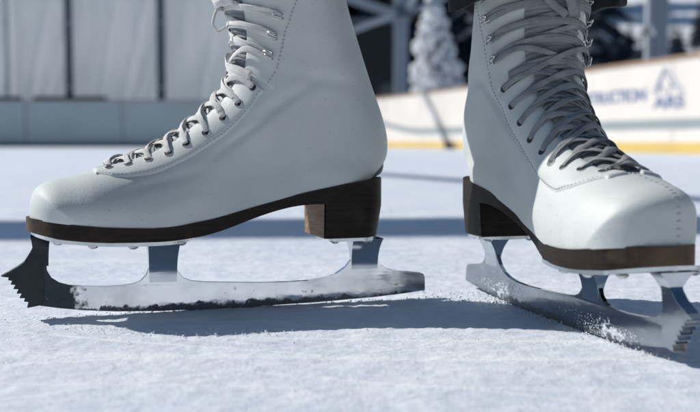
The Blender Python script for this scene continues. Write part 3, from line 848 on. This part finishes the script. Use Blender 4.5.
# lettering
M['ink'] = simple('blue_ink', (.14, .20, .36), .5)
M['inkpale'] = simple('pale_blue_ink', (.30, .37, .52), .5)
def board_at(dist_y):
    i = int(np.argmin(np.abs(right_pts[:, 1]-dist_y))); Q, Nn = strip(right_pts, 0, 0, .0045)
    t = right_pts[i+1]-right_pts[i-1]; t = t/np.linalg.norm(t)
    return Q[i], t, Nn[i]
def px_on_board(px):
    """board station seen at a picture column"""
    k = np.argmin(np.abs(350+950*right_pts[:, 0]/right_pts[:, 1]-px)+(right_pts[:, 1] < 3)*1e4); return right_pts[k, 1]
def lettering(name, text, px0, px1, z0, z1, mat, spacing=1.0):
    q0, t, n = board_at(px_on_board(px0)); q1, _, _ = board_at(px_on_board(px1))
    cu = bpy.data.curves.new(name, 'FONT'); cu.body = text; cu.size = 1; cu.extrude = .001; cu.offset = .03
    tmp = bpy.data.objects.new('tmp', cu); COL.objects.link(tmp)
    dg = bpy.context.evaluated_depsgraph_get(); me = bpy.data.meshes.new_from_object(tmp.evaluated_get(dg))
    COL.objects.unlink(tmp); bpy.data.objects.remove(tmp)
    co = np.array([v.co[:] for v in me.vertices]); mn, mx = co.min(0), co.max(0)
    d = Vector((q1[0]-q0[0], q1[1]-q0[1])); nn = Vector((n[0], n[1]))
    for v in me.vertices:
        u = (v.co.x-mn[0])/(mx[0]-mn[0]); w = (v.co.y-mn[1])/(mx[1]-mn[1])
        # follow the curved board
        yy = q0[1]+(q1[1]-q0[1])*u
        b, t_, n_ = board_at(yy)
        xx = np.interp(yy, right_pts[::-1, 1], right_pts[::-1, 0])
        nv = n_; v.co = Vector((xx+nv[0]*(.0045+v.co.z)-rb.location.x, yy+nv[1]*(.0045+v.co.z)-rb.location.y, z0+(z1-z0)*w))
    me.materials.clear(); me.materials.append(mat)
    o = bpy.data.objects.new(name, me); COL.objects.link(o); o.parent = rb
    return o
lettering('lettering', 'CONSTRUCTION', 566, 645.5, .535, .67, M['ink'])
lettering('lettering', 'ARS', 652, 681, .45, .575, M['ink'])
def logo():
    mb = MB()
    def tri(px0, px1, pxt, z0, z1, w):
        pts = []
        for px, z in ((px0, z0), (pxt, z1), (px1, z0)):
            yy = px_on_board(px); b, t, n = board_at(yy); pts.append(Vector((b[0]-rb.location.x, b[1]-rb.location.y, z)))
        for a, b in zip(pts, pts[1:]):
            mb.tube([a, b], w, 4)
    tri(651, 682, 664.5, .60, .86, .007); tri(657, 672, 664.5, .66, .82, .008); tri(654, 664, 659, .60, .70, .008); tri(665, 677, 671, .60, .69, .008)
    mb.obj('emblem', M['inkpale'], rb, False)
logo()
lb = empty('rink_board', 'shaded blue-grey rink board along the far left side of the ice', 'rink board', (-8, 19.1, 0))
LP = [(x, 19.1) for x in np.linspace(-17, -.56, 80)]
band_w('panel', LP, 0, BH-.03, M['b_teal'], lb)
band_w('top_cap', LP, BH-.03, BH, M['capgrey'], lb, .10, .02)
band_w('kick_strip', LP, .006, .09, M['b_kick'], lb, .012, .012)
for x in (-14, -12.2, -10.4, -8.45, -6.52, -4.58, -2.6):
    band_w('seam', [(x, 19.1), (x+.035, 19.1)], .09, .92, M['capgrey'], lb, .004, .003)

# leaning pole against the right board
M['steel_paint'] = simple('grey_painted_steel', (.36, .41, .47), .45, .3, 6, .25)
M['steel_dark'] = simple('dark_painted_steel', (.09, .125, .155), .5, .2, 6, .25)
M['steel_pale'] = simple('pale_steel_face', (.50, .55, .60), .45, .2, 6, .2)
def W(px, py, D): return Vector(((px-350)/950*D, D, .127+(141-py)*D/950))
pole = empty('leaning_pole', 'grey pole with a dark foot leaning on the cream board', 'pole', (1.52, 14.9, 0))
mb = MB(); a = Vector((1.52, 14.85, .06)); b = Vector((1.20, 16.0, .985)); mb.tube([a-pole.location, b-pole.location], .032, 12); mb.obj('shaft', M['steel_paint'], pole)
mb = MB(); mb.tube([Vector((1.54, 14.80, .0))-pole.location, Vector((1.53, 14.82, .07))-pole.location, Vector((1.51, 14.88, .10))-pole.location], [.075, .07, .04], 12); mb.obj('foot', simple('dark_rubber', (.05, .04, .035), .8), pole)

# ------------------------------------------------------------------ left tarpaulin wall and its posts
def tarp():
    m, nt, b = new_mat('pale_tarpaulin'); v = coords(nt)
    n1 = noise_tex(nt, v, .8, 4, .5)
    nt.links.new(mix(nt, ramp(nt, n1, [(.35, 0), (.7, 1)]), (.74, .75, .74), (.66, .69, .69)), b.inputs['Base Color']); b.inputs['Roughness'].default_value = .5
    tr = nt.nodes.new('ShaderNodeBsdfTranslucent'); mx = nt.nodes.new('ShaderNodeMixShader'); mx.inputs[0].default_value = .35
    nt.links.new(b.inputs['Base Color'].links[0].from_socket, tr.inputs[0]); out_ = [q for q in nt.nodes if q.type == 'OUTPUT_MATERIAL'][0]
    nt.links.new(b.outputs[0], mx.inputs[1]); nt.links.new(tr.outputs[0], mx.inputs[2]); nt.links.new(mx.outputs[0], out_.inputs[0])
    bounds = [-16.5, -13.2, -9.9, -7.22, -5.92, -3.98, -1.35]
    for k in range(len(bounds)-1):
        x0, x1 = bounds[k]-.0, bounds[k+1]-.01; nx, nz = 70, 60; vs = []
        lift = .0 if k in (1, 5) else .0
        for j in range(nz+1):
            for i in range(nx+1):
                x = x0+(x1-x0)*i/nx; z = .90+(3.5-.90)*j/nz
                f = 0
                for (c, sl, wd, dp) in ((x0+.30*(x1-x0), .22, .07, .05), (x0+.55*(x1-x0), .32, .09, .06), (x0+.72*(x1-x0), .40, .08, .06), (x0+.85*(x1-x0), .25, .06, .04)):
                    u = x-(c+sl*(z-1.0)*(1 if k % 2 else .8)); f += .22*dp*math.exp(-(u/wd)**2)
                f += .03*noise.noise((x*1.3, z*.8, k))+.010*noise.noise((x*5, z*1.2, k+4))
                # the hem hangs with a shallow scallop between ties
                zz_ = z+(.05*abs(math.sin(x*2.1)) if j == 0 else 0)
                vs.append((x+8, -f+.4, zz_))
        fs = [(j*(nx+1)+i, j*(nx+1)+i+1, (j+1)*(nx+1)+i+1, (j+1)*(nx+1)+i) for j in range(nz) for i in range(nx)]
        o = mesh_obj('tarpaulin', vs, fs, m); o.location = (-8, 20.0, 0)
        names = ['pale tarpaulin sheet beyond the far left edge of the picture', 'pale grey tarpaulin sheet second past the left edge', 'pale grey tarpaulin sheet at the left edge of the picture behind the board', 'narrow grey tarpaulin sheet between the faint seam post and the first dark post', 'wide folded grey tarpaulin sheet between the two dark posts', 'grey tarpaulin sheet between the right dark post and the side-on skate']
        tag(o, names[k], 'tarpaulin', 'tarpaulin sheets hung behind the left board')
    for x, w, mt, lab in ((-7.22, .06, M['steel_pale'], 'thin faint grey post at the far left between tarpaulin sheets'), (-5.92, .14, M['steel_dark'], 'left one of the two dark posts between grey tarpaulins'), (-3.98, .16, M['steel_dark'], 'right one of the two dark posts, nearest the side-on skate'), (-1.35, .14, M['steel_dark'], 'dark post at the end of the tarpaulins, hidden behind the side-on skate'), (-9.9, .14, M['steel_dark'], 'dark tarpaulin post outside the picture to the left')):
        t = empty('tarpaulin_post', lab, 'post', (x, 20.18, 0), 0, 'posts holding the tarpaulins')
        bm = bmesh.new(); add_box(bm, 0, 0, 1.8, w, .14, 3.6); bm_obj('post', bm, mt, t, bevel=.01)
        bm = bmesh.new(); add_box(bm, 0, 0, .02, w+.16, .28, .04); bm_obj('base_plate', bm, mt, t)
        for z in (1.25, 2.6):
            bm = bmesh.new(); add_box(bm, 0, -.085, z, w+.02, .03, .05); bm_obj('clamp', bm, M['steel_paint'], t)
    t = empty('rail', 'dark rail under the hem of the grey tarpaulins', 'rail', (-6, 20.1, 0))
    for x0, x1 in ((-9.5, -6.92), (-6.66, -5.12)):
        bm = bmesh.new(); add_box(bm, (x0+x1)/2+6, 0, 1.02, x1-x0, .10, .085); bm_obj('rail_length', bm, simple('black_rail', (.012, .02, .028), .5), t, bevel=.01)
        for x in (x0+.1, x1-.1):
            bm = bmesh.new(); add_box(bm, x+6, .0, .495, .05, .06, .97); bm_obj('upright', bm, M['steel_dark'], t)
    # low snow bank / dim shed wall closing the view behind the tarps
tarp()

# ------------------------------------------------------------------ steel pavilion posts on the right
def steel_post(px, D, label, wpx, two=False):
    w = wpx/950*D; x = (px-350)/950*D
    t = empty('steel_post', label, 'post', (x, D, 0), 0, 'branching steel posts behind the right board')
    bm = bmesh.new(); add_box(bm, 0, 0, 2.6, w, .2, 5.2); bm_obj('column', bm, M['steel_paint'], t, bevel=.012)
    if two:
        for z0, z1 in ((0, 1.5), (1.62, 5.1)):
            bm = bmesh.new(); add_box(bm, -w/2-.045, -.02, (z0+z1)/2, .085, .12, z1-z0); bm_obj('down_pipe', bm, M['steel_pale'], t, bevel=.01)
    bm = bmesh.new(); add_box(bm, 0, 0, .02, w+.2, .4, .04); bm_obj('base_plate', bm, M['steel_paint'], t)
    return t
t1 = steel_post(400.5, 20.4, 'grey branching steel post between the two skates, beside the snowy tree', 13)
D = 20.3
def brace(t, a, b, w, mat):
    bm = bmesh.new(); add_bar(bm, a-t.location, b-t.location, w); bm_obj('brace', bm, mat, t, bevel=.01)
brace(t1, W(393, 17, D), W(330, 40, D+.2), .10, M['steel_pale'])
brace(t1, W(396, 16, D), W(300, -16, D+.6), .17, M['steel_paint'])
brace(t1, W(407, 14, D), W(500, -22, D+.2), .10, M['steel_paint'])
brace(t1, W(406, 12, D), W(440, -40, D-.5), .10, M['steel_paint'])
bm = bmesh.new(); add_box(bm, 0, 0, W(400, 13, D).z, .40, .30, .24); bm_obj('node', bm, M['steel_dark'], t1, bevel=.02)
t2 = steel_post(656, 12.4, 'thick grey steel post with a pale down pipe above the lettered board', 14, True)
a = W(656, -30, 12.4)
brace(t2, Vector((a.x, 12.4, 3.6)), Vector((a.x-1.6, 13.6, 5.1)), .12, M['steel_paint'])
brace(t2, Vector((a.x, 12.4, 3.6)), Vector((a.x+1.6, 11.4, 5.1)), .12, M['steel_paint'])
rf = empty('pavilion_roof', 'steel roof beam carried by the branching posts, above the picture', 'roof', (2.5, 16, 5.2))
bm = bmesh.new(); add_bar(bm, Vector((.9, 21.5, 5.32))-rf.location, Vector((4.6, 10.4, 5.32))-rf.location, .24); bm_obj('beam', bm, M['steel_paint'], rf)

# dark shed behind the first post
sh = empty('shed', 'dark timber shed behind the branching post beside the side-on skate', 'shed', (.35, 31, 0))
m_sh = simple('black_timber', (.012, .018, .022), .8, 0, 5, .4)
bm = bmesh.new(); add_box(bm, -.9, 0, 1.9, 4.2, 2.4, 3.8)
for i in range(22): add_box(bm, -2.9+i*.19, -1.215, 1.9, .03, .03, 3.8)
bm_obj('wall', bm, m_sh, sh)
bm = bmesh.new(); add_box(bm, -.9, 0, 3.92, 4.8, 3.0, .14, Matrix.Rotation(R(4), 3, 'X')); bm_obj('roof', bm, M['steel_dark'], sh)
bm = bmesh.new(); add_box(bm, .78, -1.235, 1.55, .5, .03, .7); fr = bm_obj('window', bm, simple('dim_glass', (.05, .06, .07), .15), sh)
bm = bmesh.new(); add_box(bm, .78, -1.26, 1.55, .56, .02, .05); add_box(bm, .78, -1.262, 1.55, .05, .02, .74); bm_obj('frame', bm, M['steel_dark'], fr)

# ------------------------------------------------------------------ snowy hillside and conifers
M['needle'] = simple('dark_needles', (.026, .048, .075), .8, 0, 2, .5)
M['bark'] = simple('bark', (.05, .04, .035), .9, 0, 4, .4)
def hills():
    vs = []; nx, ny = 110, 60
    for j in range(ny+1):
        for i in range(nx+1):
            x = -150+300*i/nx; y = 34+190*(j/ny)**1.3
            d = max(0, y-38)
            z = .36*d+6*noise.noise((x*.02, y*.02, 1))*min(1, d/30)+2.0*noise.noise((x*.08, y*.08, 3))*min(1, d/20)-.05
            vs.append((x, y, z))
    fs = [(j*(nx+1)+i, j*(nx+1)+i+1, (j+1)*(nx+1)+i+1, (j+1)*(nx+1)+i) for j in range(ny) for i in range(nx)]
    o = mesh_obj('hillside', vs, fs, M['snow']); struct(o)
hills()
def hz(x, y):
    d = max(0, y-38); return max(-.05, .36*d+6*noise.noise((x*.02, y*.02, 1))*min(1, d/30)+2.0*noise.noise((x*.08, y*.08, 3))*min(1, d/20)-.05)
def conifer_crown(rnd, snow=0.0, H=10, wid=.24, layers=15, nb=16):
    """two MBs: needles and snow; drooping branch fans in whorls"""
    a = MB(); s = MB()
    for L in range(layers):
        t = L/(layers-1); z = H*(.10+.88*t); R_ = H*wid*(1-t)**.85*rnd.uniform(.8, 1.12)+.05*H*.3*(1-t)+.02*H
        n = max(6, int(nb*(1-t*.55)))
        for k in range(n):
            an = 2*math.pi*(k+rnd.random()*.8)/n; r = R_*rnd.uniform(.65, 1.15)
            c, si = math.cos(an), math.sin(an); dz = -r*rnd.uniform(.25, .55); zz_ = z+rnd.uniform(-.02, .02)*H; w = r*rnd.uniform(.22, .34)
            p = lambda f, y, u: Vector((c*r*f-si*w*y, si*r*f+c*w*y, zz_+dz*f**1.3+u))
            th = r*.10+.03
            for tgt, up in ((a, 0),)+(((s, th*.9),) if rnd.random() < snow else ()):
                k_ = 1 if tgt is a else .86
                pts = [p(0, 0, up+th), p(.35*k_, -.8*k_, up), p(.35*k_, .8*k_, up), p(.45*k_, 0, up+th), p(.75*k_, -.9*k_, up-th*.3), p(.75*k_, .9*k_, up-th*.3), p(1.0*k_, 0, up), p(.5*k_, 0, up-th*.9)]
                tgt.add(pts, [(0, 1, 3), (0, 3, 2), (1, 4, 3), (3, 4, 6), (3, 6, 5), (3, 5, 2), (0, 7, 1), (0, 2, 7), (1, 7, 4), (7, 6, 4), (2, 5, 7), (7, 5, 6)])
    a.add([(0.03*H*.2, 0, H*.97), (-.03*H*.2, .03, H*.97), (0, -.04, H*.97), (0, 0, H*1.04)], [(0, 1, 3), (1, 2, 3), (2, 0, 3)])
    return a, s
protos = []
for k in range(4):
    rnd = random.Random(40+k); a, s = conifer_crown(rnd, .03, 10, (.25, .29, .27, .32)[k])
    cm = bpy.data.meshes.new('crown'); cm.from_pydata([tuple(v) for v in a.v], [], a.f); cm.materials.append(M['needle'])
    smm = bpy.data.meshes.new('snow_load'); smm.from_pydata([tuple(v) for v in s.v], [], s.f); smm.materials.append(M['snow'])
    t = MB(); t.tube([(0, 0, -.4), (0, 0, 2), (0, 0, 9.6)], [.16, .14, .03], 8)
    tm = bpy.data.meshes.new('trunk'); tm.from_pydata([tuple(v) for v in t.v], [], t.f); tm.materials.append(M['bark'])
    protos.append((cm, smm, tm))
def plant_tree(k, x, y, h, rz, label, group='dark conifers on the hillside'):
    r = empty('conifer_tree', label, 'tree', (x, y, hz(x, y)), rz, group); r.scale = (h/10,)*3
    for nm, me in zip(('crown', 'snow_load', 'trunk'), protos[k]):
        o = bpy.data.objects.new(nm, me); COL.objects.link(o); o.parent = r
rnd = random.Random(11); cnt = 0
for row, (y0, step, hh) in enumerate(((35, 1.05, 8.0), (38.5, 1.15, 8.2), (42, 1.25, 8.5), (47, 1.6, 9), (54, 2.0, 9.5), (64, 3.0, 10), (80, 4.5, 10))):
    x = -.03*y0
    while x < .45*y0:
        y = y0+rnd.uniform(-2, 2); px = 350+950*x/y
        h = hh*rnd.uniform(.8, 1.15)
        ok = True
        if px > 590:                       # open snow above the lower trees on the right
            if row >= 4: ok = rnd.random() < .25
            top = .127+(141-rnd.uniform(20, 34))*y/950
            h = max(3.0, min(h, top-hz(x, y)))
        if ok and not (425 < px < 447 and y < 31):
            plant_tree(rnd.randrange(4), x, y, h, rnd.uniform(0, 6), 'dark green conifer in the blurred forest on the hillside behind the right board'); cnt += 1
        x += step*rnd.uniform(.75, 1.25)
# the white, snow-laden tree between the skates
a, s = conifer_crown(random.Random(5), 1.0, 4.6, .20, 8, 11)
ym = 22.9; st_ = empty('snowy_conifer', 'small white snow-laden conifer between the skates, right of the branching post', 'tree', ((437-350)/950*ym, ym, 0))
for v in a.v: v.x += .10*math.sin(v.z*1.5)-.02*max(0, v.z-3)**2*6
for v in s.v: v.x += .10*math.sin(v.z*1.5)-.02*max(0, v.z-3)**2*6
rs = random.Random(9)
for _ in range(900):                        # thick pillows of snow on the boughs
    t = rs.random()**.8; z = .7+3.6*t; an = rs.uniform(0, 6.28); rr = 1.05*(1-t)**.75*rs.uniform(.1, 1)
    x_ = math.cos(an)*rr+.10*math.sin(z*1.5)-.02*max(0, z-3)**2*6
    ico(s, (x_, math.sin(an)*rr, z-rr*.3), rs.uniform(.05, .13)*(1.1-.4*t), rs)
st_.scale = (.87,)*3
a.obj('crown', M['needle'], st_, False); s.obj('snow_load', M['snow'], st_, True)
mb = MB(); mb.tube([(0, 0, -.1), (0, 0, 2), (0.05, 0, 4.2)], [.09, .07, .02], 8); mb.obj('trunk', M['bark'], st_)

# unseen wooded slope added behind the camera to cut fill and darken reflections
def added_wooded_slope():
    r2 = random.Random(77); a, s_ = conifer_crown(r2, 0, 10, .3, 11, 11); mb = MB(); vs = []; fs = []
    base = np.array([tuple(v) for v in a.v]); V = []; F = []; o = 0
    for k in range(170):
        an = R(-172+164*r2.random()); d_ = r2.uniform(17, 46); x, y = math.cos(an)*d_, math.sin(an)*d_+2
        sc = r2.uniform(.8, 1.25); q = base*sc*(1.15, 1.15, 1)+(x, y, .22*max(0, d_-17)-.3)
        V.append(q); F += [tuple(i+o for i in f) for f in a.f]; o += len(base)
    fo = mesh_obj('forest', np.concatenate(V), F, M['needle'], None, False); fo['kind'] = 'stuff'
    tag(fo, 'unseen dark conifer wood added behind the photographer to darken reflections', 'forest')
    n = 60; vs = []
    for j in range(12):
        for i in range(n+1):
            an = R(-180+180*i/n); d_ = 17+j*7; vs.append((math.cos(an)*d_, math.sin(an)*d_+2, .22*(d_-17)-.06+(.8*noise.noise((an*4, d_*.1, 0)) if j else 0)))
    fs = [(j*(n+1)+i, j*(n+1)+i+1, (j+1)*(n+1)+i+1, (j+1)*(n+1)+i) for j in range(11) for i in range(n)]
    struct(mesh_obj('hillside', vs, fs, M['snow']))
added_wooded_slope()

# ------------------------------------------------------------------ unseen overhead gantry, added to cast the long shadow bands
SD = Vector((.95, -.295)).normalized(); EL = 40
def gantry():
    g = empty('shadow_gantry', 'unseen steel gantry added above the picture to cast the shadow bands', 'gantry', (0, 2, 0))
    H = 5.0; k = H/math.tan(R(EL)); off = Vector((-SD.x*k, -SD.y*k, H))
    a = Vector((-5.5, .93, 0)); b = Vector((8.5, 2.15, 0))
    bm = bmesh.new(); add_bar(bm, a+off-g.location, b+off-g.location, .23, .20); bm_obj('beam', bm, M['steel_paint'], g)
    a2 = Vector((-2.2, 9.2, 0)); b2 = Vector((1.9, -.65, 0))
    bm = bmesh.new(); add_bar(bm, a2+off-g.location, b2+off-g.location, .075, .075); bm_obj('thin_shadow_beam', bm, M['steel_dark'], g)
    for p in (a+off, b+off):
        bm = bmesh.new(); add_box(bm, p.x-g.location.x, p.y-g.location.y, p.z/2, .16, .16, p.z-.12); bm_obj('leg', bm, M['steel_paint'], g)
gantry()

# ------------------------------------------------------------------ light, camera
w = bpy.data.worlds.new('World'); S.world = w; w.use_nodes = True
nt = w.node_tree; bg = nt.nodes['Background']; sky = nt.nodes.new('ShaderNodeTexSky'); sky.sky_type = 'NISHITA'
sky.sun_disc = False; sky.sun_elevation = R(EL); sky.sun_rotation = math.atan2(-SD.x, -SD.y); sky.altitude = 1200
tint = nt.nodes.new('ShaderNodeMix'); tint.data_type = 'RGBA'; tint.blend_type = 'MULTIPLY'; tint.inputs[0].default_value = 1
tint.inputs[7].default_value = (.84, .985, 1.0, 1)      # teal tint takes some violet out of the blue
nt.links.new(sky.outputs[0], tint.inputs[6]); nt.links.new(tint.outputs[2], bg.inputs[0]); bg.inputs[1].default_value = .088
L = bpy.data.lights.new('sun', 'SUN'); L.energy = 4.0; L.angle = R(.53); L.color = (1, .955, .90)
lo = bpy.data.objects.new('sun', L); COL.objects.link(lo)
d = Vector((SD.x*math.cos(R(EL)), SD.y*math.cos(R(EL)), -math.sin(R(EL)))); lo.rotation_euler = d.to_track_quat('-Z', 'Y').to_euler()
lo.location = (-5, 3, 6)
cd = bpy.data.cameras.new('camera'); cam = bpy.data.objects.new('camera', cd); COL.objects.link(cam); S.camera = cam
cd.sensor_width = 36; cd.lens = 950/700*36; cd.clip_start = .02; cd.clip_end = 1000
cam.location = (0, 0, .127); cam.rotation_euler = (R(90)-math.atan(65/950), 0, 0)
cd.dof.use_dof = True; cd.dof.focus_distance = .68; cd.dof.aperture_fstop = 7.5
S.render.resolution_x = 1024; S.render.resolution_y = 603
S.view_settings.view_transform = 'Standard'; S.view_settings.look = 'None'; S.view_settings.gamma = 1; S.view_settings.use_curve_mapping = False
S.view_settings.exposure = 0
S.render.engine = 'CYCLES'
